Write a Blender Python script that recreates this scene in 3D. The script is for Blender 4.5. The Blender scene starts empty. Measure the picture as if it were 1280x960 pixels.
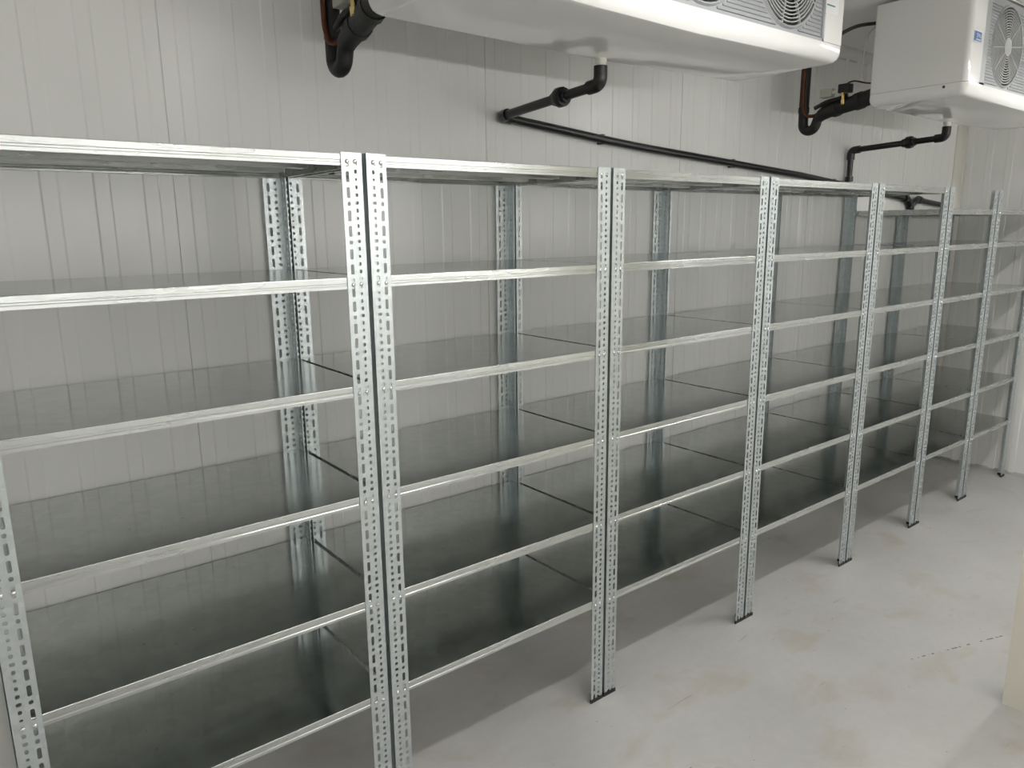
import bpy, bmesh, math, random
from mathutils import Vector, Matrix
random.seed(7)
S = bpy.context.scene
COL = S.collection
PI = math.pi

# ------------------------------------------------------------------ helpers
def link(name, me, m=None, parent=None, loc=(0, 0, 0), rz=0.0):
    o = bpy.data.objects.new(name, me)
    COL.objects.link(o)
    o.location = loc
    o.rotation_euler = (0, 0, rz)
    if m is not None and me is not None and not me.materials:
        me.materials.append(m)
    if parent is not None:
        o.parent = parent
    return o

def done(bm, name, smooth=False, angle=None):
    bmesh.ops.recalc_face_normals(bm, faces=bm.faces[:])
    me = bpy.data.meshes.new(name)
    bm.to_mesh(me)
    bm.free()
    if smooth:
        for p in me.polygons:
            p.use_smooth = True
        if angle is not None:
            try:
                me.set_sharp_from_angle(angle=math.radians(angle))
            except Exception:
                pass
    return me

def tag(o, label, cat, group=None):
    o['label'] = label
    o['category'] = cat
    if group:
        o['group'] = group
    return o

def struct(o):
    o['kind'] = 'structure'
    return o

def thing(name, label, cat, loc=(0, 0, 0), group=None):
    o = bpy.data.objects.new(name, None)
    COL.objects.link(o)
    o.location = loc
    o.empty_display_size = 0.1
    return tag(o, label, cat, group)

def box(bm, x0, x1, y0, y1, z0, z1):
    vs = [bm.verts.new(p) for p in ((x0, y0, z0), (x1, y0, z0), (x1, y1, z0), (x0, y1, z0),
                                    (x0, y0, z1), (x1, y0, z1), (x1, y1, z1), (x0, y1, z1))]
    fs = [bm.faces.new([vs[i] for i in f]) for f in
          ((0, 3, 2, 1), (4, 5, 6, 7), (0, 1, 5, 4), (1, 2, 6, 5), (2, 3, 7, 6), (3, 0, 4, 7))]
    return vs, fs

def bevel_all(bm, w, seg=2):
    bmesh.ops.bevel(bm, geom=bm.edges[:] , offset=w, segments=seg, affect='EDGES', profile=0.5)

def tube(bm, pts, rad, n=14, cap=True):
    """swept round tube through pts; rad is a number or one radius per point"""
    pts = [Vector(p) for p in pts]
    if not hasattr(rad, '__len__'):
        rad = [rad] * len(pts)
    tans = []
    for i in range(len(pts)):
        a = pts[max(i - 1, 0)]
        b = pts[min(i + 1, len(pts) - 1)]
        t = b - a
        if t.length < 1e-9:
            t = pts[min(i + 1, len(pts) - 1)] - pts[max(i - 2, 0)]
        tans.append(t.normalized())
    ref = Vector((0, 0, 1)) if abs(tans[0].z) < 0.9 else Vector((1, 0, 0))
    u = tans[0].cross(ref).normalized()
    rings = []
    for i, (p, t, r) in enumerate(zip(pts, tans, rad)):
        u = (u - t * u.dot(t)).normalized()
        v = t.cross(u)
        rings.append([bm.verts.new(p + (u * math.cos(2 * PI * k / n) + v * math.sin(2 * PI * k / n)) * r) for k in range(n)])
    for a, b in zip(rings, rings[1:]):
        for k in range(n):
            bm.faces.new((a[k], a[(k + 1) % n], b[(k + 1) % n], b[k]))
    if cap:
        bm.faces.new(rings[0][::-1])
        bm.faces.new(rings[-1])

def rounded(pts, r, seg=6):
    """polyline with its corners rounded"""
    pts = [Vector(p) for p in pts]
    out = [pts[0]]
    for i in range(1, len(pts) - 1):
        a, b, c = pts[i - 1], pts[i], pts[i + 1]
        d1 = (a - b)
        d2 = (c - b)
        k = min(r, d1.length * 0.49, d2.length * 0.49)
        p, q = b + d1.normalized() * k, b + d2.normalized() * k
        for s in range(seg + 1):
            t = s / seg
            out.append(p * (1 - t) ** 2 + b * 2 * t * (1 - t) + q * t ** 2)
    out.append(pts[-1])
    return out

def lathe(bm, prof, axis_o, axis_d, n=24):
    """profile of (radius, along) pairs revolved round the axis"""
    d = Vector(axis_d).normalized()
    o = Vector(axis_o)
    ref = Vector((0, 0, 1)) if abs(d.z) < 0.9 else Vector((1, 0, 0))
    u = d.cross(ref).normalized()
    v = d.cross(u)
    rings = []
    for r, h in prof:
        rings.append([bm.verts.new(o + d * h + (u * math.cos(2 * PI * k / n) + v * math.sin(2 * PI * k / n)) * max(r, 1e-4)) for k in range(n)])
    for a, b in zip(rings, rings[1:]):
        for k in range(n):
            bm.faces.new((a[k], a[(k + 1) % n], b[(k + 1) % n], b[k]))
    bm.faces.new(rings[0][::-1])
    bm.faces.new(rings[-1])

def prism(bm, poly, z0, z1):
    a = [bm.verts.new((x, y, z0)) for x, y in poly]
    b = [bm.verts.new((x, y, z1)) for x, y in poly]
    n = len(poly)
    for i in range(n):
        bm.faces.new((a[i], a[(i + 1) % n], b[(i + 1) % n], b[i]))
    bm.faces.new(a[::-1])
    bm.faces.new(b)

# ------------------------------------------------------------------ materials
def new_mat(name):
    m = bpy.data.materials.new(name)
    m.use_nodes = True
    nt = m.node_tree
    b = nt.nodes['Principled BSDF']
    return m, nt, b

def N(nt, t, **kw):
    n = nt.nodes.new(t)
    for k, v in kw.items():
        setattr(n, k, v)
    return n

def mat(name, col, rough=0.5, metal=0.0, spec=0.5, vary=0.0, scale=8.0, bump=0.0, bscale=60.0, coat=0.0):
    m, nt, b = new_mat(name)
    b.inputs['Base Color'].default_value = (*col, 1)
    b.inputs['Roughness'].default_value = rough
    b.inputs['Metallic'].default_value = metal
    b.inputs['Specular IOR Level'].default_value = spec
    b.inputs['Coat Weight'].default_value = coat
    tc = N(nt, 'ShaderNodeTexCoord')
    if vary:
        no = N(nt, 'ShaderNodeTexNoise')
        no.inputs['Scale'].default_value = scale
        no.inputs['Detail'].default_value = 4
        nt.links.new(tc.outputs['Object'], no.inputs['Vector'])
        r = N(nt, 'ShaderNodeValToRGB')
        r.color_ramp.elements[0].position = 0.3
        r.color_ramp.elements[1].position = 0.7
        r.color_ramp.elements[0].color = (*[c * (1 - vary) for c in col], 1)
        r.color_ramp.elements[1].color = (*[min(1, c * (1 + vary)) for c in col], 1)
        nt.links.new(no.outputs['Fac'], r.inputs['Fac'])
        nt.links.new(r.outputs['Color'], b.inputs['Base Color'])
    if bump:
        n2 = N(nt, 'ShaderNodeTexNoise')
        n2.inputs['Scale'].default_value = bscale
        nt.links.new(tc.outputs['Object'], n2.inputs['Vector'])
        bp = N(nt, 'ShaderNodeBump')
        bp.inputs['Strength'].default_value = bump
        bp.inputs['Distance'].default_value = 0.002
        nt.links.new(n2.outputs['Fac'], bp.inputs['Height'])
        nt.links.new(bp.outputs['Normal'], b.inputs['Normal'])
    return m

def galvanized(name, col, r0, r1, stretch, marks=False, wavy=0.0, spangle=55.0, grain=0.0, tone=0.06):
    """zinc-coated sheet: spangle in the colour, rolled streaks in the roughness"""
    m, nt, b = new_mat(name)
    b.inputs['Metallic'].default_value = 1.0
    if grain:                                   # rolled along the length: highlights smear across it
        b.inputs['Anisotropic'].default_value = grain
        tg = N(nt, 'ShaderNodeTangent', direction_type='UV_MAP')
        nt.links.new(tg.outputs['Tangent'], b.inputs['Tangent'])
    tc = N(nt, 'ShaderNodeTexCoord')
    vo = N(nt, 'ShaderNodeTexVoronoi')
    vo.inputs['Scale'].default_value = spangle
    nt.links.new(tc.outputs['Object'], vo.inputs['Vector'])
    sep = N(nt, 'ShaderNodeSeparateColor')
    nt.links.new(vo.outputs['Color'], sep.inputs['Color'])
    cr = N(nt, 'ShaderNodeValToRGB')
    cr.color_ramp.elements[0].color = (*[c * (1 - tone) for c in col], 1)
    cr.color_ramp.elements[1].color = (*[min(1, c * (1 + tone)) for c in col], 1)
    nt.links.new(sep.outputs['Red'], cr.inputs['Fac'])
    last = cr.outputs['Color']
    mp = N(nt, 'ShaderNodeMapping')
    mp.inputs['Scale'].default_value = stretch
    nt.links.new(tc.outputs['Object'], mp.inputs['Vector'])
    no = N(nt, 'ShaderNodeTexNoise')
    no.inputs['Scale'].default_value = 6.0
    no.inputs['Detail'].default_value = 5
    nt.links.new(mp.outputs['Vector'], no.inputs['Vector'])
    mr = N(nt, 'ShaderNodeMapRange')
    mr.inputs['From Min'].default_value = 0.3
    mr.inputs['From Max'].default_value = 0.7
    mr.inputs['To Min'].default_value = r0
    mr.inputs['To Max'].default_value = r1
    nt.links.new(no.outputs['Fac'], mr.inputs['Value'])
    nt.links.new(mr.outputs['Result'], b.inputs['Roughness'])
    if marks:                                   # faint specks of the mill's ink and scuffs
        n3 = N(nt, 'ShaderNodeTexNoise')
        n3.inputs['Scale'].default_value = 38.0
        n3.inputs['Detail'].default_value = 2
        nt.links.new(tc.outputs['Object'], n3.inputs['Vector'])
        r3 = N(nt, 'ShaderNodeValToRGB')
        r3.color_ramp.elements[0].position = 0.715
        r3.color_ramp.elements[1].position = 0.76
        r3.color_ramp.elements[0].color = (1, 1, 1, 1)
        r3.color_ramp.elements[1].color = (0.72, 0.72, 0.7, 1)
        nt.links.new(n3.outputs['Fac'], r3.inputs['Fac'])
        mx = N(nt, 'ShaderNodeMix', data_type='RGBA', blend_type='MULTIPLY')
        mx.inputs[0].default_value = 1.0
        nt.links.new(last, mx.inputs[6])
        nt.links.new(r3.outputs['Color'], mx.inputs[7])
        last = mx.outputs[2]
    nt.links.new(last, b.inputs['Base Color'])
    if wavy:
        n4 = N(nt, 'ShaderNodeTexNoise')
        n4.inputs['Scale'].default_value = 2.2
        n4.inputs['Detail'].default_value = 1
        nt.links.new(tc.outputs['Object'], n4.inputs['Vector'])
        bp = N(nt, 'ShaderNodeBump')
        bp.inputs['Strength'].default_value = wavy
        bp.inputs['Distance'].default_value = 0.02
        nt.links.new(n4.outputs['Fac'], bp.inputs['Height'])
        nt.links.new(bp.outputs['Normal'], b.inputs['Normal'])
    return m

M_post = galvanized('galvanized_post', (0.65, 0.70, 0.71), 0.37, 0.49, (8, 8, 0.6), spangle=70)
M_shelf = galvanized('galvanized_folded_edge', (0.60, 0.62, 0.605), 0.26, 0.29, (0.3, 2, 2), grain=0.85, spangle=25, tone=0.025)
M_sheet = galvanized('galvanized_sheet_top', (0.52, 0.545, 0.53), 0.130, 0.155, (0.5, 2, 2), marks=True, wavy=0.005, spangle=30, grain=0.72)
M_bolt = mat('zinc_bolt', (0.86, 0.87, 0.88), 0.18, 1.0)
M_cap = mat('black_plastic', (0.012, 0.012, 0.012), 0.45)
M_wall = mat('white_panel', (0.79, 0.79, 0.775), 0.24, 0.0, 0.5, vary=0.02, scale=1.3, bump=0.03, bscale=14)
M_ceil = mat('white_ceiling_panel', (0.76, 0.76, 0.74), 0.4, vary=0.02, scale=1.3)
M_cove = mat('cream_coving', (0.78, 0.755, 0.70), 0.35)
M_jamb = mat('cream_panel', (0.72, 0.69, 0.60), 0.4, vary=0.02, scale=2.0)
M_case = mat('white_enamel', (0.81, 0.81, 0.80), 0.13, 0.0, 0.5, coat=0.5)
M_grille = mat('grey_plastic', (0.36, 0.375, 0.385), 0.42)
M_guard = mat('pale_grey_plastic', (0.43, 0.44, 0.44), 0.4)
M_dark = mat('dark_cavity', (0.02, 0.02, 0.021), 0.6)
M_blade = mat('black_fan_blade', (0.028, 0.028, 0.03), 0.4)
M_foam = mat('black_foam', (0.006, 0.006, 0.006), 0.55, bump=0.5, bscale=90)
M_pvc = mat('black_pvc', (0.008, 0.008, 0.009), 0.28)
M_copper = mat('copper', (0.11, 0.045, 0.028), 0.45, 1.0, vary=0.2, scale=25)
M_brass = mat('brass', (0.78, 0.6, 0.28), 0.25, 1.0)
M_stub = mat('white_pvc', (0.78, 0.77, 0.70), 0.4)
M_whitewire = mat('white_wire', (0.62, 0.62, 0.58), 0.5)
M_connector = mat('grey_connector', (0.40, 0.40, 0.35), 0.5)
M_blue = mat('blue_label', (0.06, 0.16, 0.42), 0.4)
M_paper = mat('white_label', (0.78, 0.78, 0.80), 0.4)
M_green = mat('green_print', (0.02, 0.20, 0.11), 0.4)
M_lampbody = mat('lamp_housing', (0.7, 0.7, 0.7), 0.4)

def floor_mat():
    m, nt, b = new_mat('painted_concrete')
    tc = N(nt, 'ShaderNodeTexCoord')
    def noise(scale, detail, stretch=(1, 1, 1), rot=0.0, dist=0.0):
        mp = N(nt, 'ShaderNodeMapping')
        mp.inputs['Scale'].default_value = stretch
        mp.inputs['Rotation'].default_value = (0, 0, rot)
        nt.links.new(tc.outputs['Object'], mp.inputs['Vector'])
        no = N(nt, 'ShaderNodeTexNoise')
        no.inputs['Scale'].default_value = scale
        no.inputs['Detail'].default_value = detail
        no.inputs['Distortion'].default_value = dist
        nt.links.new(mp.outputs['Vector'], no.inputs['Vector'])
        return no.outputs['Fac']
    def ramp(fac, p0, p1, c0, c1):
        r = N(nt, 'ShaderNodeValToRGB')
        r.color_ramp.elements[0].position = p0
        r.color_ramp.elements[1].position = p1
        r.color_ramp.elements[0].color = (*c0, 1)
        r.color_ramp.elements[1].color = (*c1, 1)
        nt.links.new(fac, r.inputs['Fac'])
        return r.outputs['Color']
    def mul(a, c):
        x = N(nt, 'ShaderNodeMix', data_type='RGBA', blend_type='MULTIPLY')
        x.inputs[0].default_value = 1.0
        nt.links.new(a, x.inputs[6])
        nt.links.new(c, x.inputs[7])
        return x.outputs[2]
    base = ramp(noise(1.6, 6), 0.35, 0.68, (0.495, 0.490, 0.480), (0.575, 0.569, 0.558))
    fine = ramp(noise(26, 5), 0.3, 0.7, (0.955, 0.955, 0.955), (1, 1, 1))
    tan = ramp(noise(3.2, 7, (1, 1.6, 1), 0.5, 0.6), 0.56, 0.74, (1, 1, 1), (0.90, 0.85, 0.77))
    scuff = ramp(noise(9, 4, (0.55, 4.0, 1), 0.75, 0.4), 0.69, 0.78, (1, 1, 1), (0.80, 0.74, 0.66))
    speck = ramp(noise(24, 2, (1, 1.7, 1), -0.4), 0.735, 0.77, (1, 1, 1), (0.52, 0.49, 0.46))
    c = mul(mul(mul(mul(base, fine), tan), scuff), speck)
    # one long dotted scrape in the paint
    p0, p1 = Vector((3.05, -0.640)), Vector((3.56, -0.815))
    d = (p1 - p0)
    L = d.length
    d.normalize()
    mp = N(nt, 'ShaderNodeMapping', vector_type='POINT')
    ang = -math.atan2(d.y, d.x)
    ox = p0.x * math.cos(ang) - p0.y * math.sin(ang)
    oy = p0.x * math.sin(ang) + p0.y * math.cos(ang)
    mp.inputs['Rotation'].default_value = (0, 0, ang)
    mp.inputs['Location'].default_value = (-ox, -oy, 0)
    nt.links.new(tc.outputs['Object'], mp.inputs['Vector'])
    sp = N(nt, 'ShaderNodeSeparateXYZ')
    nt.links.new(mp.outputs['Vector'], sp.inputs['Vector'])
    def math_(op, a, bb, cc=None):
        n = N(nt, 'ShaderNodeMath', operation=op)
        for i, v in enumerate((a, bb, cc)):
            if v is None:
                continue
            if isinstance(v, (int, float)):
                n.inputs[i].default_value = v
            else:
                nt.links.new(v, n.inputs[i])
        return n.outputs[0]
    inx = math_('MULTIPLY', math_('GREATER_THAN', sp.outputs['X'], 0.0), math_('LESS_THAN', sp.outputs['X'], L))
    iny = math_('LESS_THAN', math_('ABSOLUTE', sp.outputs['Y'], 0.0), 0.003)
    dots = math_('GREATER_THAN', noise(34, 3), 0.54)
    k = math_('MULTIPLY', math_('MULTIPLY', inx, iny), dots)
    x = N(nt, 'ShaderNodeMix', data_type='RGBA')
    nt.links.new(k, x.inputs[0])
    nt.links.new(c, x.inputs[6])
    x.inputs[7].default_value = (0.10, 0.095, 0.09, 1)
    nt.links.new(x.outputs[2], b.inputs['Base Color'])
    b.inputs['Roughness'].default_value = 0.42
    b.inputs['Specular IOR Level'].default_value = 0.35
    bp = N(nt, 'ShaderNodeBump')
    bp.inputs['Strength'].default_value = 0.15
    bp.inputs['Distance'].default_value = 0.004
    nt.links.new(noise(14, 6), bp.inputs['Height'])
    nt.links.new(bp.outputs['Normal'], b.inputs['Normal'])
    return m
M_floor = floor_mat()

def emit(name, col, strength):
    m, nt, b = new_mat(name)
    b.inputs['Base Color'].default_value = (0.9, 0.9, 0.9, 1)
    b.inputs['Emission Color'].default_value = (*col, 1)
    b.inputs['Emission Strength'].default_value = strength
    return m

# ------------------------------------------------------------------ the room
YB, XR, XL, YF, ZC = 0.584, 6.050, -1.70, -3.80, 2.800

def rib_profile(length, start):
    """shallow trapezoid ribs of a sandwich panel's facing: (along, depth) pairs"""
    pts = [(0.0, 0.0)]
    P, d = 0.1285, 0.0018
    x = start % P
    k = 0
    while x + 0.05 < length:
        pts += [(x, 0.0), (x + 0.005, d), (x + 0.041, d), (x + 0.046, 0.0)]
        k += 1
        if k % 9 == 0 and x + 0.09 < length:      # the joint between two panels
            pts += [(x + 0.082, 0.0), (x + 0.0835, -0.004), (x + 0.0855, -0.004), (x + 0.087, 0.0)]
        x += P
    pts.append((length, 0.0))
    return pts

def ribbed_wall(name, p0, along, inward, length, start):
    """upright wall: the ribbed skin in front, 8 cm of panel behind"""
    bm = bmesh.new()
    a, w = Vector(along), Vector(inward)
    prof = rib_profile(length, start)
    lo = [bm.verts.new(Vector(p0) + a * s + w * d) for s, d in prof]
    hi = [bm.verts.new(v.co + Vector((0, 0, ZC))) for v in lo]
    for i in range(len(lo) - 1):
        bm.faces.new((lo[i], lo[i + 1], hi[i + 1], hi[i]))
    b = [bm.verts.new(Vector(p0) - w * 0.08 + a * s + Vector((0, 0, z))) for s, z in ((0, 0), (length, 0), (length, ZC), (0, ZC))]
    bm.faces.new(b)
    bm.faces.new((lo[0], hi[0], b[3], b[0]))
    bm.faces.new((lo[-1], b[1], b[2], hi[-1]))
    return struct(link(name, done(bm, name), M_wall))

ribbed_wall('wall_back', (XL, YB, 0), (1, 0, 0), (0, -1, 0), XR - XL, 0.258 - XL)
ribbed_wall('wall_right', (XR, YB, 0), (0, -1, 0), (-1, 0, 0), YB - YF, 0.06)
ribbed_wall('wall_left', (XL, YF, 0), (0, 1, 0), (1, 0, 0), YB - YF, 0.03)
ribbed_wall('wall_front', (XR, YF, 0), (-1, 0, 0), (0, 1, 0), XR - XL, 0.05)
bm = bmesh.new()
box(bm, XL - 0.08, XR + 0.08, YF - 0.08, YB + 0.08, -0.1, 0.0)
struct(link('floor', done(bm, 'floor'), M_floor))
bm = bmesh.new()
box(bm, XL - 0.08, XR + 0.08, YF - 0.08, YB + 0.08, ZC, ZC + 0.1)
struct(link('ceiling', done(bm, 'ceiling'), M_ceil))

def cove(name, p0, p1, da, db, r, m):
    """concave hygiene profile between two surfaces met along p0-p1"""
    bm = bmesh.new()
    p0, p1, da, db = Vector(p0), Vector(p1), Vector(da), Vector(db)
    n = 7
    ends = []
    for p in (p0, p1):
        ring = [bm.verts.new(p)]
        for i in range(n + 1):
            t = i / n * PI / 2
            ring.append(bm.verts.new(p + da * r * (1 - math.sin(t)) + db * r * (1 - math.cos(t))))
        ends.append(ring)
    A, B = ends
    k = len(A)
    for i in range(k):
        f = bm.faces.new((A[i], A[(i + 1) % k], B[(i + 1) % k], B[i]))
        f.smooth = 0 < i < k - 1
    bm.faces.new(A[::-1])
    bm.faces.new(B)
    return struct(link(name, done(bm, name), m))

cove('trim_1', (XR, YB, 0), (XR, YB, ZC), (-1, 0, 0), (0, -1, 0), 0.055, M_cove)
cove('trim_2', (XL, YB, ZC), (XR, YB, ZC), (0, -1, 0), (0, 0, -1), 0.055, M_wall)
cove('trim_3', (XR, YF, ZC), (XR, YB, ZC), (-1, 0, 0), (0, 0, -1), 0.055, M_wall)
cove('baseboard_back', (XL, YB, 0), (XR, YB, 0), (0, -1, 0), (0, 0, 1), 0.022, M_wall)
cove('baseboard_right', (XR, YF, 0), (XR, YB, 0), (-1, 0, 0), (0, 0, 1), 0.022, M_wall)

# the cream return wall whose corner shows at the right of the frame
bm = bmesh.new()
box(bm, 3.013, 3.113, -1.95, -0.992, 0.0, ZC)
struct(link('wall_partition', done(bm, 'wall_partition'), M_jamb))

# ------------------------------------------------------------------ slotted-angle shelving
W_FACE, W_SIDE, T = 0.0606, 0.040, 0.0020
H = 2.0
DEEP = 0.5680
PITCH = 0.0198

def holed_strip(bm, u0, u1, v_end, holes, xf):
    """one column of a flange, tiled into cells with eight-sided holes; xf maps (u, v, w) to space"""
    quads = []
    v = 0.0
    cells = []
    for (uc, vc, hu, hv) in holes:
        a, b = vc - hv - 0.0015, vc + hv + 0.0015
        if a > v + 1e-6:
            cells.append((v, a, None))
        cells.append((a, b, (uc, vc, hu, hv)))
        v = b
    if v < v_end - 1e-6:
        cells.append((v, v_end, None))
    for (a, b, h) in cells:
        def layer(w):
            c = [bm.verts.new(xf(*p, w)) for p in ((u0, a), (u1, a), (u1, b), (u0, b))]
            if h is None:
                return c, None
            uc, vc, hu, hv = h
            k = min(hu, hv) * 0.5
            o = [bm.verts.new(xf(*p, w)) for p in (
                (uc - hu + k, vc - hv), (uc + hu - k, vc - hv), (uc + hu, vc - hv + k), (uc + hu, vc + hv - k),
                (uc + hu - k, vc + hv), (uc - hu + k, vc + hv), (uc - hu, vc + hv - k), (uc - hu, vc - hv + k))]
            return c, o
        c0, o0 = layer(0.0)
        c1, o1 = layer(1.0)
        for c, o in ((c0, o0), (c1, o1)):
            if o is None:
                bm.faces.new(c)
            else:
                bm.faces.new((c[0], c[1], o[1], o[0]))
                bm.faces.new((c[1], c[2], o[3], o[2]))
                bm.faces.new((c[2], c[3], o[5], o[4]))
                bm.faces.new((c[3], c[0], o[7], o[6]))
                bm.faces.new((c[1], o[2], o[1]))
                bm.faces.new((c[2], o[4], o[3]))
                bm.faces.new((c[3], o[6], o[5]))
                bm.faces.new((c[0], o[0], o[7]))
        if o0:
            for i in range(8):
                bm.faces.new((o0[i], o0[(i + 1) % 8], o1[(i + 1) % 8], o1[i]))
        # the strip's two long edges
        bm.faces.new((c0[0], c0[3], c1[3], c1[0]))
        bm.faces.new((c0[1], c1[1], c1[2], c0[2]))

def post_mesh(s, H=H):
    """L-shaped post with its corner at the origin; s = 1 opens to +x, s = -1 to -x"""
    bm = bmesh.new()
    inner, outer = [], []
    n = int(H / PITCH)
    for i in range(n):
        v = 0.012 + i * PITCH
        if v > H - 0.008:
            break
        k = i % 5
        hu, hv = ((0.0042, 0.0044), (0.0034, 0.0044), (0.0032, 0.0032), (0.0036, 0.0048), (0.0050, 0.0040))[k]
        inner.append((0.0215, v, hu * 1.1, hv * 1.1))
    v = 0.018
    i = 0
    while v < H - 0.016:
        if i % 3 == 2:
            outer.append((0.0445, v, 0.0046, 0.0050))
        else:
            outer.append((0.0445, v, 0.0046, 0.0136))
        v += (PITCH * 2.0, PITCH * 1.55, PITCH * 1.45)[i % 3]
        i += 1
    side = [(0.0205, v, hu, hv) for (_, v, hu, hv) in inner]
    front = lambda u, v, w: Vector((s * u, T * w, v))
    holed_strip(bm, 0.0, 0.031, H, inner, front)
    holed_strip(bm, 0.031, W_FACE, H, outer, front)
    flank = lambda u, v, w: Vector((s * T * w, u, v))
    holed_strip(bm, 0.0, W_SIDE, H, side, flank)
    return done(bm, 'upright_post')

POST = {1: post_mesh(1), -1: post_mesh(-1)}
CUT = {1: post_mesh(1, 1.884), -1: post_mesh(-1, 1.884)}      # sawn off under the drain trap

def cap_mesh(s):
    bm = bmesh.new()
    e = 0.002
    box(bm, min(-s * e, s * (W_FACE + e)), max(-s * e, s * (W_FACE + e)), -e, T + e, 0.0, 0.015)
    box(bm, min(-s * e, s * (T + e)), max(-s * e, s * (T + e)), T + e, W_SIDE + e, 0.0, 0.015)
    box(bm, min(0, s * 0.03), max(0, s * 0.03), T + e, 0.024, 0.0, 0.005)
    box(bm, min(s * 0.024, s * 0.028), max(s * 0.024, s * 0.028), -e * 0.8, T, 0.015, 0.024)
    return done(bm, 'foot_cap')
CAP = {1: cap_mesh(1), -1: cap_mesh(-1)}

bm = bmesh.new()
lathe(bm, [(0.0058, 0.0), (0.0058, 0.0012), (0.0048, 0.0030), (0.0026, 0.0042)], (0, 0, 0), (0, -1, 0), n=10)
BOLT = done(bm, 'bolt', True, 40)

def shelf_mesh(w):
    """folded sheet-metal shelf: lips with a pressed bead, two hat stiffeners below"""
    bm = bmesh.new()
    g, d, lip = 0.0026, DEEP - 0.0052, 0.0300
    fr = [(0.016, -lip), (0.0, -lip), (0.0, -0.0225), (0.0013, -0.0210), (0.0013, -0.0165), (0.0, -0.0150),
          (0.0, -0.0016), (0.0005, -0.0005), (0.0016, 0.0)]
    prof = fr + [(d - y, z) for y, z in fr[::-1]]
    xs = (g, w - g)
    rows = [[bm.verts.new((x, y + g, z)) for y, z in prof] for x in xs]
    for i in range(len(prof) - 1):
        bm.faces.new((rows[0][i], rows[1][i], rows[1][i + 1], rows[0][i + 1]))
    for x, sgn in ((xs[0], 1), (xs[1], -1)):             # the two end lips with a return
        p = [bm.verts.new((x, y + g, z)) for y, z in ((0.045, -0.0003), (d - 0.045, -0.0003), (d - 0.045, -lip), (0.045, -lip))]
        bm.faces.new(p)
        q = [bm.verts.new((x + sgn * 0.014, y + g, -lip)) for y in (0.055, d - 0.055)]
        bm.faces.new((p[3], p[2], q[1], q[0]))
    for yc in (0.20, 0.37):                              # stiffeners
        hp = [(-0.036, -0.0015), (-0.0225, -0.0015), (-0.0215, -0.025), (0.0215, -0.025), (0.0225, -0.0015), (0.036, -0.0015)]
        a = [bm.verts.new((0.075, yc + y, z)) for y, z in hp]
        b = [bm.verts.new((w - 0.075, yc + y, z)) for y, z in hp]
        for i in range(len(hp) - 1):
            bm.faces.new((a[i], b[i], b[i + 1], a[i + 1]))
    bmesh.ops.recalc_face_normals(bm, faces=bm.faces[:])
    bmesh.ops.solidify(bm, geom=bm.faces[:], thickness=0.0009)
    me = done(bm, 'shelf_panel')
    me.materials.append(M_shelf)
    me.materials.append(M_sheet)
    for p in me.polygons:                                # the smooth flat top of the tray
        if abs(p.normal.z) > 0.99 and p.center.z > -0.002 and abs(p.center.y - DEEP / 2) < 0.02 and p.area > 0.2:
            p.material_index = 1
    uv = me.uv_layers.new(name='across')
    for lp in me.loops:
        c = me.vertices[lp.vertex_index].co
        uv.data[lp.index].uv = (c.y + c.z, c.x + 0.5 * c.z)
    return me

SEAM = [-0.0084, 0.927, 1.8511, 2.781, 3.7098, 4.5279, 5.2347, 5.9775]
GAP = 0.0089
LV = [2.0006, 1.684, 1.3876, 1.0690, 0.7456, 0.4306]
LV_LOW = [1.8885, 1.6870, 1.3830, 1.0650, 0.7456, 0.4306]
unit_labels = [
    'galvanized six-tier shelving unit at the left end of the row, nearest the camera',
    'second galvanized shelving unit from the left end, below the nearer white ceiling cooler',
    'third galvanized shelving unit from the left end, below the sloping black pipe',
    'fourth galvanized shelving unit from the left end, where the sloping pipe dips behind its top',
    'fifth galvanized shelving unit, narrow, last one with its top shelf flush with the post tops',
    'galvanized shelving unit with lowered top shelf, right after the flush-topped units',
    'last galvanized shelving unit with lowered top shelf, in the corner against the end wall']

for u in range(7):
    xl, xr = SEAM[u] + GAP / 2, SEAM[u + 1] - GAP / 2
    w = xr - xl
    root = thing('shelving_unit', unit_labels[u], 'shelving unit', (xl, 0, 0), 'galvanized shelving units along the wall')
    levels = LV if u < 5 else LV_LOW
    sm = shelf_mesh(w)
    for z in levels:
        link('shelf_panel', sm, None, root, (0, 0, z))
    for (s, x, y, rz) in ((1, 0, 0, 0), (-1, w, 0, 0), (-1, 0, DEEP, PI), (1, w, DEEP, PI)):
        short = y > 0 and ((u == 5 and x > 0) or u == 6)
        p = link('upright_post', (CUT if short else POST)[s], M_post, root, (x, y, 0.004), rz)
        link('foot_cap', CAP[s], M_cap, p, (0, 0, -0.004))
        for z in levels:
            for uu, dz in ((0.0215, 0.0), (0.0445, -0.001)):
                link('bolt', BOLT, M_bolt, p, (s * uu, 0.0, z - 0.0185 + dz - 0.004))

# ------------------------------------------------------------------ ceiling coolers
HALF, DEP, Z0, ZS, Z1 = 0.795, 0.42, 2.350, 2.402, 2.786      # half width, depth, bottom, tray seam, top
OFF = 0.038                                    # fans and drain sit a little right of the middle
FANS = (-0.42 + OFF, OFF, 0.42 + OFF)
FZ, FR = 2.590, 0.166

def arc(cx, cy, r, a0, a1, n=6):
    return [(cx + r * math.cos(math.radians(a0 + (a1 - a0) * i / n)), cy + r * math.sin(math.radians(a0 + (a1 - a0) * i / n))) for i in range(n + 1)]

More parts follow.
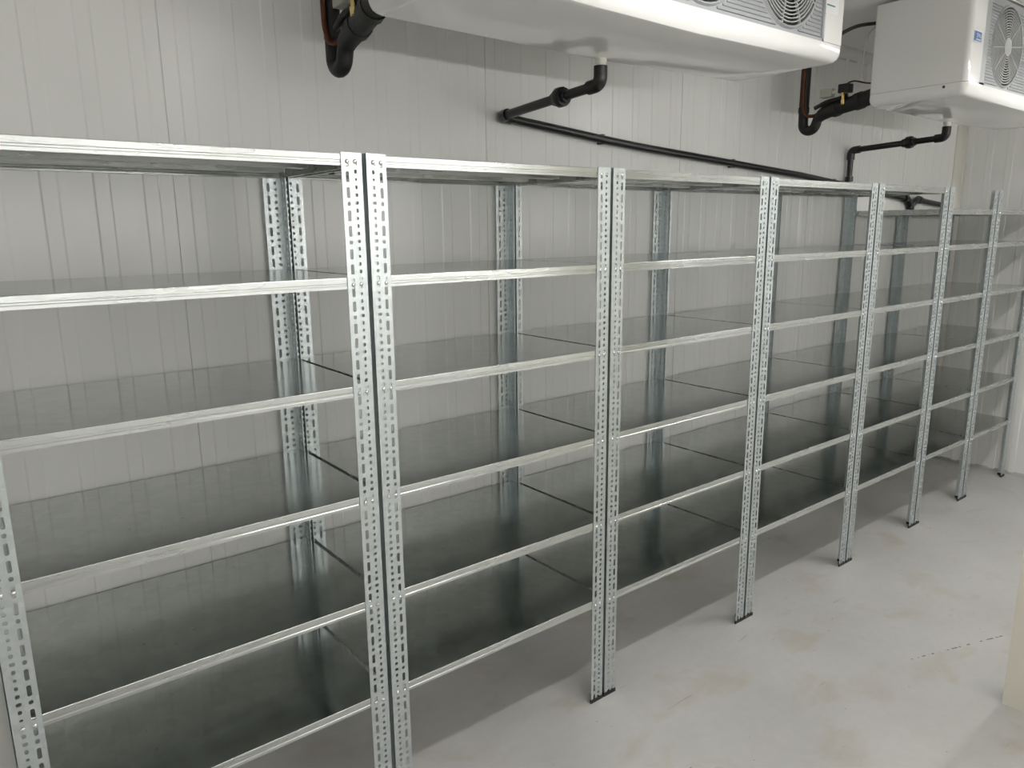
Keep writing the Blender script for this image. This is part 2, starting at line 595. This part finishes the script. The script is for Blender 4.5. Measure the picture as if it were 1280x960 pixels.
def cooler(cx, y_rear, label):
    root = thing('ceiling_cooler', label, 'cooling unit', (cx, y_rear, 0), 'white evaporator coolers under the ceiling')
    F = -DEP
    # housing: ends, back and front margins in one bent sheet
    r = 0.026
    gl = 0.665
    bm = bmesh.new()
    outer = [(gl, F)] + arc(HALF - r, F + r, r, -90, 0) + arc(HALF - 0.012, -0.012, 0.012, 0, 90, 3) \
        + arc(-HALF + 0.012, -0.012, 0.012, 90, 180, 3) + arc(-HALF + r, F + r, r, 180, 270) + [(-gl, F)]
    t = 0.012
    inner = [(-gl, F + t), (-HALF + r, F + t), (-HALF + t, F + r), (-HALF + t, -t), (HALF - t, -t), (HALF - t, F + r), (HALF - r, F + t), (gl, F + t)]
    prism(bm, outer + inner, ZS + 0.0012, Z1)
    link('housing', done(bm, 'housing', True, 30), M_case, root)
    bm = bmesh.new()
    box(bm, -HALF + 0.004, HALF - 0.004, F + 0.006, -0.004, Z1, Z1 + 0.003)
    link('top_plate', done(bm, 'top_plate'), M_case, root)
    # drip tray with a rolled edge, falling to the drain in the middle
    bm = bmesh.new()
    nx = 24
    ring_xy = []
    R = 0.030
    prof = [(0.0, ZS), (0.0, Z0 + 0.030), (0.003, Z0 + 0.019), (0.009, Z0 + 0.009), (0.018, Z0 + 0.003), (0.030, Z0)]
    def outline(ins):
        x1, y0, y1 = HALF - ins, F + ins, -ins * 0.35
        rr = max(0.030 - ins * 0.4, 0.008)
        rb = 0.012
        o = arc(x1 - rr, y0 + rr, rr, -90, 0, 4) + arc(x1 - rb, y1 - rb, rb, 0, 90, 3)
        back = [(OFF + (x1 - rb - OFF) * (1 - i / 4), y1) for i in range(1, 5)] + [(OFF - (x1 - rb + OFF) * i / 4, y1) for i in range(1, 4)]
        o += back + arc(-x1 + rb, y1 - rb, rb, 90, 180, 3) + arc(-x1 + rr, y0 + rr, rr, 180, 270, 4)
        o += [(OFF - (x1 - rr + OFF) * (1 - i / 4), y0) for i in range(1, 5)] + [(OFF + (x1 - rr - OFF) * i / 4, y0) for i in range(1, 4)]
        return o
    sag = lambda x: 0.011 * (1 - min(1, abs(x - OFF) / (HALF - OFF * (1 if x > OFF else -1))))
    rings = []
    for ins, z in prof:
        rings.append([bm.verts.new((x, y, z - (sag(x) if z < Z0 + 0.004 else sag(x) * 0.5 if z < Z0 + 0.015 else 0))) for x, y in outline(ins)])
    n = len(rings[0])
    for a, b in zip(rings, rings[1:]):
        for i in range(n):
            bm.faces.new((a[i], a[(i + 1) % n], b[(i + 1) % n], b[i]))
    bm.faces.new(rings[0][::-1])
    # bottom: strips across the depth so the middle crease shows
    last = rings[-1]
    xs = sorted({round(v.co.x, 4) for v in last})
    front = sorted([v for v in last if v.co.y < F / 2], key=lambda v: v.co.x)
    back = sorted([v for v in last if v.co.y >= F / 2], key=lambda v: v.co.x)
    fi = bi = 0
    while fi < len(front) - 1 or bi < len(back) - 1:
        if bi == len(back) - 1 or (fi < len(front) - 1 and front[fi + 1].co.x <= back[bi + 1].co.x):
            f = (front[fi], front[fi + 1], back[bi])
            fi += 1
        else:
            f = (front[fi], back[bi + 1], back[bi])
            bi += 1
        try:
            bm.faces.new(f)
        except ValueError:
            pass
    tray = link('drip_tray', done(bm, 'drip_tray', True, 28), M_case, root)
    for sx in (-1, 1):
        bm = bmesh.new()
        lathe(bm, [(0.006, 0.0), (0.006, 0.002), (0.003, 0.003)], (sx * HALF, -0.33, ZS - 0.012), (sx, 0, 0), n=10)
        link('screw', done(bm, 'screw', True, 40), M_dark, tray)
    bm = bmesh.new()
    lathe(bm, [(0.019, 0.0), (0.019, 0.014), (0.0155, 0.014), (0.0155, 0.052)], (OFF - 0.012, -0.022, Z0 - 0.008), (0, 0, -1), n=20)
    link('drain_spigot', done(bm, 'drain_spigot', True, 40), M_stub, tray)
    # front grille plate with three round openings and level louvres
    bm = bmesh.new()
    yp = F + 0.010
    zt, zb = Z1 - 0.008, ZS + 0.0005
    seg = 40
    edges_x = [-gl, -0.21 + OFF, 0.21 + OFF, gl]
    for fx, (xa, xb) in zip(FANS, zip(edges_x, edges_x[1:])):
        rim, out = [], []
        for k in range(seg):
            a = 2 * PI * k / seg
            c, s = math.cos(a), math.sin(a)
            rim.append(bm.verts.new((fx + FR * c, yp, FZ + FR * s)))
            tx = ((xb - fx) / c) if c > 1e-9 else ((xa - fx) / c if c < -1e-9 else 1e9)
            tz = ((zt - FZ) / s) if s > 1e-9 else ((zb - FZ) / s if s < -1e-9 else 1e9)
            tt = min(tx, tz)
            out.append(bm.verts.new((fx + tt * c, yp, FZ + tt * s)))
        for k in range(seg):
            bm.faces.new((rim[k], rim[(k + 1) % seg], out[(k + 1) % seg], out[k]))
        for (cxx, czz) in ((xa, zb), (xb, zb), (xb, zt), (xa, zt)):     # the plate's corners
            ang = math.atan2(czz - FZ, cxx - fx) % (2 * PI)
            k = int(ang / (2 * PI) * seg) % seg
            bm.faces.new((out[k], bm.verts.new((cxx, yp, czz)), out[(k + 1) % seg]))
        deep = [bm.verts.new((v.co.x, yp + 0.09, v.co.z)) for v in rim]
        for k in range(seg):
            bm.faces.new((rim[k], deep[k], deep[(k + 1) % seg], rim[(k + 1) % seg]))
        # raised collar
        o1 = [bm.verts.new((fx + (FR + 0.010) * math.cos(2 * PI * k / seg), yp, FZ + (FR + 0.010) * math.sin(2 * PI * k / seg))) for k in range(seg)]
        o2 = [bm.verts.new((fx + (FR + 0.005) * math.cos(2 * PI * k / seg), yp - 0.008, FZ + (FR + 0.005) * math.sin(2 * PI * k / seg))) for k in range(seg)]
        o3 = [bm.verts.new((fx + FR * math.cos(2 * PI * k / seg), yp - 0.006, FZ + FR * math.sin(2 * PI * k / seg))) for k in range(seg)]
        for ra, rb in ((o1, o2), (o2, o3), (o3, rim)):
            for k in range(seg):
                bm.faces.new((ra[k], ra[(k + 1) % seg], rb[(k + 1) % seg], rb[k]))
    z = zb + 0.019
    while z < zt - 0.02:
        spans = [(-gl + 0.065, gl - 0.012)]
        rr = FR + 0.014
        if abs(z - FZ) < rr:
            hw = math.sqrt(rr * rr - (z - FZ) ** 2)
            cuts = [-gl + 0.065]
            for fx in FANS:
                cuts += [fx - hw, fx + hw]
            cuts.append(gl - 0.012)
            spans = [(cuts[i], cuts[i + 1]) for i in range(0, len(cuts), 2)]
        for xa, xb in spans:
            if xb - xa < 0.006:
                continue
            v = [bm.verts.new(p) for p in ((xa, yp, z - 0.0050), (xb, yp, z - 0.0050), (xb, yp - 0.0045, z - 0.0046), (xa, yp - 0.0045, z - 0.0046),
                                           (xa, yp, z + 0.0050), (xb, yp, z + 0.0050))]
            bm.faces.new((v[0], v[1], v[2], v[3]))
            bm.faces.new((v[3], v[2], v[5], v[4]))
            bm.faces.new((v[0], v[3], v[4]))
            bm.faces.new((v[1], v[5], v[2]))
        z += 0.0125
    for xa, xb in ((-gl, -gl + 0.055), (gl - 0.008, gl)):        # smooth end strips
        box(bm, xa, xb, yp - 0.008, yp, zb, zt)
    box(bm, -gl, gl, yp - 0.008, yp, zb, zb + 0.009)
    link('front_grille', done(bm, 'front_grille'), M_grille, root)
    bm = bmesh.new()
    box(bm, -gl, gl, yp + 0.092, yp + 0.10, ZS + 0.01, Z1 - 0.01)
    link('coil_face', done(bm, 'coil_face'), M_dark, root)
    for fx in FANS:
        g = bmesh.new()
        rr = 0.047
        while rr < FR - 0.004:
            # slim ring with a square section
            for (ra, rb, ya, yb) in ((rr - 0.0017, rr + 0.0017, yp - 0.005, yp + 0.002),):
                rs = []
                for (q, y) in ((ra, ya), (rb, ya), (rb, yb), (ra, yb)):
                    rs.append([g.verts.new((fx + q * math.cos(2 * PI * k / 40), y, FZ + q * math.sin(2 * PI * k / 40))) for k in range(40)])
                for i in range(4):
                    A, B = rs[i], rs[(i + 1) % 4]
                    for k in range(40):
                        g.faces.new((A[k], A[(k + 1) % 40], B[(k + 1) % 40], B[k]))
            rr += 0.0108
        for k in range(10):
            a = 2 * PI * k / 10 + 0.12
            c, s = math.cos(a), math.sin(a)
            hw = 0.0018
            vs = []
            for y in (yp - 0.0056, yp + 0.0025):
                for (q, e) in ((0.03, -hw), (FR + 0.001, -hw), (FR + 0.001, hw), (0.03, hw)):
                    vs.append(g.verts.new((fx + q * c - e * s, y, FZ + q * s + e * c)))
            for f in ((0, 1, 2, 3), (7, 6, 5, 4), (0, 4, 5, 1), (1, 5, 6, 2), (2, 6, 7, 3), (3, 7, 4, 0)):
                g.faces.new([vs[i] for i in f])
        guard = link('fan_guard', done(g, 'fan_guard'), M_guard, root)
        h = bmesh.new()
        lathe(h, [(0.040, 0.0), (0.040, 0.006), (0.034, 0.010), (0.012, 0.0115)], (fx, yp, FZ), (0, -1, 0), n=28)
        link('hub_cap', done(h, 'hub_cap', True, 40), M_guard, guard)
        f = bmesh.new()
        lathe(f, [(0.045, 0.0), (0.045, 0.045), (0.03, 0.05)], (fx, yp + 0.08, FZ), (0, -1, 0), n=24)
        for k in range(5):
            a0 = 2 * PI * k / 5
            rows = []
            for q in (0.042, 0.09, 0.125, 0.155):
                row = []
                for j in range(5):
                    tt = j / 4 - 0.5
                    a = a0 + tt * (0.75 + q * 2.0) + (q - 0.04) * 1.8
                    row.append(f.verts.new((fx + q * math.cos(a), yp + 0.052 - tt * 0.036, FZ + q * math.sin(a))))
                rows.append(row)
            fs = []
            for A, B in zip(rows, rows[1:]):
                for j in range(4):
                    fs.append(f.faces.new((A[j], A[j + 1], B[j + 1], B[j])))
            bmesh.ops.solidify(f, geom=fs, thickness=0.002)
        link('fan_rotor', done(f, 'fan_rotor', True, 40), M_blade, root)
    # blue maker's sticker low on the left margin, test sticker high on the right one
    bm = bmesh.new()
    box(bm, -0.775, -0.691, F - 0.0008, F, 2.562, 2.610)
    st = link('sticker', done(bm, 'sticker'), M_paper, root)
    bm = bmesh.new()
    box(bm, -0.770, -0.696, F - 0.0014, F - 0.0008, 2.567, 2.605)
    link('blue_field', done(bm, 'blue_field'), M_blue, st)
    cu = bpy.data.curves.new('lettering', 'FONT')
    cu.body = 'SPN'
    cu.size = 0.026
    cu.extrude = 0.0003
    cu.align_x = 'CENTER'
    tmp = bpy.data.objects.new('lettering', cu)
    COL.objects.link(tmp)
    dg = bpy.context.evaluated_depsgraph_get()
    dg.update()
    me = bpy.data.meshes.new_from_object(tmp.evaluated_get(dg))
    bpy.data.objects.remove(tmp)
    me.materials.clear()
    me.transform(Matrix.Translation((-0.727, F - 0.0018, 2.580)) @ Matrix.Rotation(PI / 2, 4, 'X'))
    link('lettering', me, M_paper, st)
    bm = bmesh.new()
    box(bm, -0.752, -0.702, F - 0.0018, F - 0.0014, 2.5705, 2.5760)
    link('underline', done(bm, 'underline'), M_paper, st)
    bm = bmesh.new()
    box(bm, 0.662, 0.742, F - 0.0008, F, 2.490, 2.585)
    st = link('sticker', done(bm, 'sticker'), M_paper, root)
    bm = bmesh.new()
    box(bm, 0.668, 0.718, F - 0.0014, F - 0.0008, 2.515, 2.519)
    link('green_bar', done(bm, 'green_bar'), M_green, st)
    bm = bmesh.new()
    box(bm, 0.700, 0.738, F - 0.0014, F - 0.0008, 2.545, 2.578)
    link('blue_field', done(bm, 'blue_field'), M_blue, st)
    return root

CX1, CX2, YR = 1.764, 4.372, 0.022
cooler(CX1, YR, 'nearer white ceiling cooler with a green-barred sticker, hanging above the second shelving unit')
cooler(CX2, YR, 'farther white ceiling cooler with a blue sticker on its corner, near the end wall')

# ------------------------------------------------------------------ refrigerant lines beside each cooler
def suction(cx, label):
    x = cx - HALF + 0.082
    root = thing('suction_line', label, 'pipe', (x, 0.40, ZC), 'insulated refrigerant lines behind the coolers')
    def L(pts):
        return [Vector((px - x if ab else px, py - 0.40, pz - ZC)) for (px, py, pz, ab) in pts]
    P = lambda *q: [Vector((a, b - 0.40, c - ZC)) for a, b, c in q]
    bm = bmesh.new()
    path = P((0, 0.40, 2.795), (0, 0.40, 2.35))
    ctr = (0.363, 2.320)
    for i in range(1, 12):
        a = PI * i / 12
        path += P((0, ctr[0] + 0.037 * math.cos(a), ctr[1] - 0.038 * math.sin(a)))
    path += P((0, 0.320, 2.332), (0, 0.300, 2.352), (0, 0.262, 2.368), (-0.022, 0.12, 2.387), (-0.045, 0.012, 2.402))
    rad = [0.0245] * (len(path) - 4) + [0.030, 0.034, 0.036, 0.037]
    tube(bm, path, rad, 16)
    pipe = link('insulated_pipe', done(bm, 'insulated_pipe', True, 60), M_foam, root)
    # ragged sleeve laps
    for (a, b, r) in (((-0.003, 0.235, 2.371), (-0.008, 0.205, 2.375), 0.0385), ((-0.024, 0.11, 2.388), (-0.031, 0.075, 2.393), 0.0405), ((0, 0.40, 2.400), (0, 0.40, 2.372), 0.027)):
        bm = bmesh.new()
        tube(bm, P(a, b), r, 14)
        link('sleeve', done(bm, 'sleeve', True, 50), M_foam, pipe)
    # liquid line: thin copper dropping beside the riser, over to the valve
    bm = bmesh.new()
    pts = P((-0.030, 0.395, 2.795), (-0.030, 0.390, 2.40), (-0.024, 0.375, 2.352), (-0.012, 0.320, 2.348), (-0.020, 0.27, 2.400), (-0.014, 0.20, 2.418))
    tube(bm, rounded(pts, 0.04), 0.0085, 10)
    link('copper_tube', done(bm, 'copper_tube', True, 60), M_copper, root)
    bm = bmesh.new()
    pts = P((-0.018, 0.18, 2.440), (-0.020, 0.175, 2.480), (-0.010, 0.14, 2.492), (0.0, 0.07, 2.468), (0.01, 0.012, 2.468))
    tube(bm, rounded(pts, 0.03), 0.004, 8)
    link('capillary_tube', done(bm, 'capillary_tube', True, 60), M_copper, root)
    bm = bmesh.new()
    lathe(bm, [(0.008, 0), (0.011, 0.004), (0.011, 0.024), (0.0075, 0.026), (0.0075, 0.048), (0.010, 0.050), (0.010, 0.058)], P((-0.046, 0.165, 2.380))[0], (0, 0.1, 1), n=12)
    valve = link('brass_valve', done(bm, 'brass_valve', True, 35), M_brass, root)
    bm = bmesh.new()
    c = P((-0.034, 0.165, 2.455))[0]
    box(bm, c.x - 0.024, c.x + 0.024, c.y - 0.028, c.y + 0.028, c.z - 0.020, c.z + 0.022)
    bevel_all(bm, 0.005)
    coil = link('solenoid_coil', done(bm, 'solenoid_coil'), M_cap, root)
    bm = bmesh.new()
    c = P((-0.030, 0.260, 2.448))[0]
    box(bm, c.x - 0.020, c.x + 0.020, c.y - 0.030, c.y + 0.030, c.z - 0.021, c.z + 0.019)
    bevel_all(bm, 0.004)
    link('plug_connector', done(bm, 'plug_connector'), M_connector, coil)
    bm = bmesh.new()
    tube(bm, P((-0.034, 0.232, 2.447), (-0.034, 0.190, 2.450)), 0.007, 10)
    link('cable_gland', done(bm, 'cable_gland', True, 50), M_stub, coil)
    bm = bmesh.new()
    tube(bm, rounded(P((-0.025, 0.325, 2.385), (-0.030, 0.26, 2.408), (-0.030, 0.20, 2.413), (-0.03, 0.155, 2.425)), 0.03), 0.010, 10)
    link('filter_drier', done(bm, 'filter_drier', True, 50), M_foam, root)
    return root

suction(CX1, 'black insulated refrigerant pipe with copper tube, at the left end of the nearer cooler')
suction(CX2, 'black insulated trap pipe with brass valve, between the two ceiling coolers')

# ------------------------------------------------------------------ condensate pipework
RP = 0.0165
def elbow(bm, a, b, c, r=0.022, k=0.05):
    """fat bend at b between the runs towards a and c"""
    a, b, c = Vector(a), Vector(b), Vector(c)
    p, q = b + (a - b).normalized() * k, b + (c - b).normalized() * k
    path = [p + (a - b).normalized() * 0.0005] + rounded([p, b, q], k * 0.75, 7)
    tube(bm, path, r, 16)

def sock(bm, p, d, r=0.0235, l=0.03):
    lathe(bm, [(RP, 0), (r, 0.001), (r, l - 0.001), (RP, l)], p, d, n=18)

YW = YB - 0.026
# main run: nearer cooler's drain -> wall -> along the wall to the trap and on to the corner
xd = CX1 + 0.048
drain = thing('condensate_pipe', 'long black drain pipe from the nearer cooler, sloping down along the back wall', 'pipe', (xd, YW, 2.235), 'black drain pipes on the back wall')
def rel(o, p):
    return Vector(p) - o.location
A0 = (CX1 + OFF - 0.012, YR - 0.022, 2.300)
A1 = (CX1 + OFF - 0.012, YR - 0.022, 2.262)
A2 = (xd, YW, 2.229)
TRAP = (5.300, YW, 1.972)
def run_z(x):
    pts = [(1.812, 2.228), (2.071, 2.205), (2.395, 2.176), (2.654, 2.157), (2.939, 2.141), (3.630, 2.100), (3.926, 2.083), (4.455, 2.040), (4.980, 1.998), (5.21, 1.978)]
    for (xa, za), (xb, zb) in zip(pts, pts[1:]):
        if x <= xb:
            return za + (zb - za) * (x - xa) / (xb - xa)
    return pts[-1][1]
bm = bmesh.new()
tube(bm, [rel(drain, A0), rel(drain, A1)], RP, 16)
tube(bm, [rel(drain, A1), rel(drain, A2)], RP, 16)
link('branch_pipe', done(bm, 'branch_pipe', True, 50), M_pvc, drain)
bm = bmesh.new()
xs = [xd + (5.21 - xd) * i / 24 for i in range(25)]
tube(bm, [rel(drain, (x, YW, run_z(x))) for x in xs], RP * 1.05, 16)
link('wall_pipe', done(bm, 'wall_pipe', True, 50), M_pvc, drain)
bm = bmesh.new()
elbow(bm, rel(drain, (CX1 + OFF - 0.012, YR - 0.022, 2.4)), rel(drain, A1), rel(drain, A2), 0.0225, 0.055)
link('elbow', done(bm, 'elbow', True, 50), M_pvc, drain)
bm = bmesh.new()
elbow(bm, rel(drain, A1), rel(drain, A2), rel(drain, (xd + 0.3, YW, run_z(xd + 0.3))), 0.0225, 0.042)
link('elbow', done(bm, 'elbow', True, 50), M_pvc, drain)
def union(parent, a, b, t):
    a, b = Vector(a), Vector(b)
    d = (b - a).normalized()
    p = a.lerp(b, t)
    bm = bmesh.new()
    lathe(bm, [(RP, -0.034), (0.023, -0.033), (0.0235, -0.018), (0.032, -0.017), (0.034, -0.008), (0.034, 0.010), (0.0305, 0.017),
               (0.025, 0.018), (0.0235, 0.036), (RP, 0.037)], rel(parent, p), d, n=12)
    link('union_coupling', done(bm, 'union_coupling', True, 35), M_pvc, parent)
union(drain, A1, A2, 0.36)
for x in (2.36, 3.30, 4.30):
    bm = bmesh.new()
    z = run_z(x)
    box(bm, x - 0.008, x + 0.008, YW - 0.008, YB - 0.001, z - 0.0205, z - 0.0172)
    box(bm, x - 0.008, x + 0.008, YW - 0.008, YB - 0.001, z + 0.0172, z + 0.0205)
    box(bm, x - 0.008, x + 0.008, YW + 0.017, YB - 0.001, z - 0.017, z + 0.017)
    for v in bm.verts:
        v.co -= drain.location
    link('pipe_clip', done(bm, 'pipe_clip'), M_pvc, drain)
# the V-shaped trap and the outgoing run
bm = bmesh.new()
tp = [(5.205, YW, 1.978), (5.255, YW, 1.977), (5.315, YW, 1.926), (5.400, YW, 1.972), (5.465, YW, 1.967)]
tube(bm, rounded([rel(drain, p) for p in tp], 0.028, 5), 0.0225, 16)
lathe(bm, [(0.0225, 0), (0.0255, 0.004), (0.0255, 0.046), (0.0225, 0.052)], rel(drain, (5.315, YW, 1.955)), (0, 0, -1), n=18)
link('trap', done(bm, 'trap', True, 50), M_pvc, drain)
for p, d in (((5.210, YW, 1.978), (1, 0, -0.05)), ((5.415, YW, 1.971), (1, 0, -0.06))):
    bm = bmesh.new()
    sock(bm, rel(drain, p), d, 0.0255, 0.034)
    link('socket', done(bm, 'socket', True, 40), M_pvc, drain)
bm = bmesh.new()
tube(bm, [rel(drain, (5.44, YW, 1.968)), rel(drain, (5.85, YW, 1.937))], RP * 1.05, 16)
link('outlet_pipe', done(bm, 'outlet_pipe', True, 50), M_pvc, drain)

# farther cooler's branch: along to the wall and straight down into the main run
xb2 = 4.462
br = thing('condensate_pipe', 'short black drain pipe from the farther cooler, dropping down the back wall', 'pipe', (xb2, YW, 2.24), 'black drain pipes on the back wall')
B0, B1, B2 = (CX2 + OFF - 0.012, YR - 0.022, 2.300), (CX2 + OFF - 0.012, YR - 0.022, 2.262), (xb2, YW - 0.004, 2.244)
B3 = (xb2, YW - 0.004, run_z(xb2) + 0.022)
bm = bmesh.new()
tube(bm, [rel(br, B0), rel(br, B1)], RP, 16)
tube(bm, [rel(br, B1), rel(br, B2)], RP, 16)
tube(bm, [rel(br, B2), rel(br, B3)], RP, 16)
link('branch_pipe', done(bm, 'branch_pipe', True, 50), M_pvc, br)
bm = bmesh.new()
elbow(bm, rel(br, (B1[0], B1[1], 2.4)), rel(br, B1), rel(br, B2), 0.0225, 0.055)
link('elbow', done(bm, 'elbow', True, 50), M_pvc, br)
bm = bmesh.new()
elbow(bm, rel(br, B1), rel(br, B2), rel(br, B3), 0.0225, 0.055)
link('elbow', done(bm, 'elbow', True, 50), M_pvc, br)
union(br, B1, B2, 0.36)
bm = bmesh.new()
lathe(bm, [(RP, 0), (0.023, 0.002), (0.023, 0.03), (RP, 0.032)], rel(br, (xb2, YW - 0.004, run_z(xb2) + 0.054)), (0, 0, -1), n=16)
link('socket', done(bm, 'socket', True, 40), M_pvc, br)

# ------------------------------------------------------------------ cables between the coolers
bm = bmesh.new()
cu = rounded([Vector(p) for p in ((CX1 + HALF - 0.04, 0.035, 2.42), (2.95, 0.07, 2.45), (3.42, 0.10, 2.660), (3.56, 0.10, 2.718), (3.74, 0.06, 2.750))], 0.25, 8)
base = cu[0].copy()
tube(bm, [p - base for p in cu], 0.0085, 10)
tag(link('power_cable', done(bm, 'power_cable', True, 60), M_cap, None, base), 'black cable arching between the two coolers just under the ceiling', 'cable')
bm = bmesh.new()
cu = [Vector(p) for p in ((3.70, 0.055, 2.735), (3.66, 0.09, 2.705), (3.648, 0.10, 2.63), (3.652, 0.10, 2.54), (3.662, 0.09, 2.48))]
base = cu[0].copy()
tube(bm, rounded([p - base for p in cu], 0.05), 0.0045, 8)
tag(link('sensor_wire', done(bm, 'sensor_wire', True, 60), M_whitewire, None, base), 'thin white wire hanging behind the left end of the farther cooler', 'wire')

# ------------------------------------------------------------------ lamps: LED battens on the ceiling (above the frame), fill tubes added behind the camera
M_led = emit('led_panel', (1.0, 0.98, 0.95), 22.5)
M_fill_tube = emit('fill_tube', (1.0, 0.98, 0.95), 25.0)
for x, lab in ((1.65, 'flat linear lamp hung over the aisle, before the nearer cooler'),
               (4.25, 'flat linear lamp hung over the aisle, before the farther cooler')):
    lamp = thing('batten_lamp', lab, 'lamp', (x, -1.0, 2.58))
    bm = bmesh.new()
    box(bm, -0.63, 0.63, -0.05, 0.05, 0.0, 0.045)
    bevel_all(bm, 0.008)
    link('housing', done(bm, 'housing'), M_lampbody, lamp)
    for sx in (-0.45, 0.45):
        bm = bmesh.new()
        tube(bm, [(sx, 0, 0.045), (sx, 0, ZC - 2.58)], 0.006, 8)
        link('hanger', done(bm, 'hanger', True, 60), M_lampbody, lamp)
    bm = bmesh.new()
    box(bm, -0.6, 0.6, -0.045, 0.045, -0.006, -0.001)
    link('diffuser', done(bm, 'diffuser'), M_led, lamp)
for x, lab in ((0.06, 'added unseen fill tube on the wall straight behind the camera'), (1.39, 'added unseen fill tube on the wall behind the camera, next to the one straight behind it'),
               (2.72, 'added unseen fill tube on the wall behind the cream partition, in line with its face'), (4.05, 'added unseen fill tube on the wall facing the farther cooler'),
               (5.38, 'added unseen fill tube on the wall facing the shelves, ending in the corner by the end wall')):
    lamp = thing('fill_wall_lamp', lab, 'lamp', (x, YF, 1.95))  # unseen tube, added to throw level fill light in between the shelves
    bm = bmesh.new()
    box(bm, -0.66, 0.66, 0.004, 0.045, -0.05, 0.05)
    bevel_all(bm, 0.008)
    link('housing', done(bm, 'housing'), M_lampbody, lamp)
    bm = bmesh.new()
    tube(bm, [(-0.62, 0.075, 0), (0.62, 0.075, 0)], 0.026, 14)
    link('diffuser', done(bm, 'diffuser', True, 60), M_fill_tube, lamp)
    for sx in (-0.63, 0.63):
        bm = bmesh.new()
        box(bm, sx - 0.012, sx + 0.012, 0.04, 0.105, -0.03, 0.03)
        link('end_cap', done(bm, 'end_cap'), M_lampbody, lamp)

# ------------------------------------------------------------------ world, camera, colour
w = bpy.data.worlds.new('World')
S.world = w
w.use_nodes = True
w.node_tree.nodes['Background'].inputs['Color'].default_value = (0.5, 0.5, 0.5, 1)
w.node_tree.nodes['Background'].inputs['Strength'].default_value = 0.0

cam = bpy.data.cameras.new('Camera')
co = bpy.data.objects.new('Camera', cam)
COL.objects.link(co)
yaw, pitch, roll, f = CAMP = (0.6654, -0.2086, -0.0104, 921.64)
fwd = Vector((math.sin(yaw) * math.cos(pitch), math.cos(yaw) * math.cos(pitch), math.sin(pitch)))
right = Vector((math.cos(yaw), -math.sin(yaw), 0))
up = right.cross(fwd)
r2 = right * math.cos(roll) + up * math.sin(roll)
u2 = -right * math.sin(roll) + up * math.cos(roll)
mw = Matrix.Identity(4)
for i in range(3):
    mw[i][0], mw[i][1], mw[i][2] = r2[i], u2[i], -fwd[i]
mw.translation = Vector((-0.0138, -1.817, 1.8087))
co.matrix_world = mw
cam.sensor_fit = 'HORIZONTAL'
cam.sensor_width = 36.0
cam.lens = f / 1280 * 36.0
cam.clip_start = 0.02
S.camera = co
S.view_settings.view_transform = 'Standard'
S.view_settings.look = 'None'
S.view_settings.gamma = 1.0
S.view_settings.use_curve_mapping = False
S.view_settings.exposure = 0.93
S.cycles.sample_clamp_indirect = 2.0
S.cycles.max_bounces = 20
S.cycles.diffuse_bounces = 12
S.cycles.glossy_bounces = 12
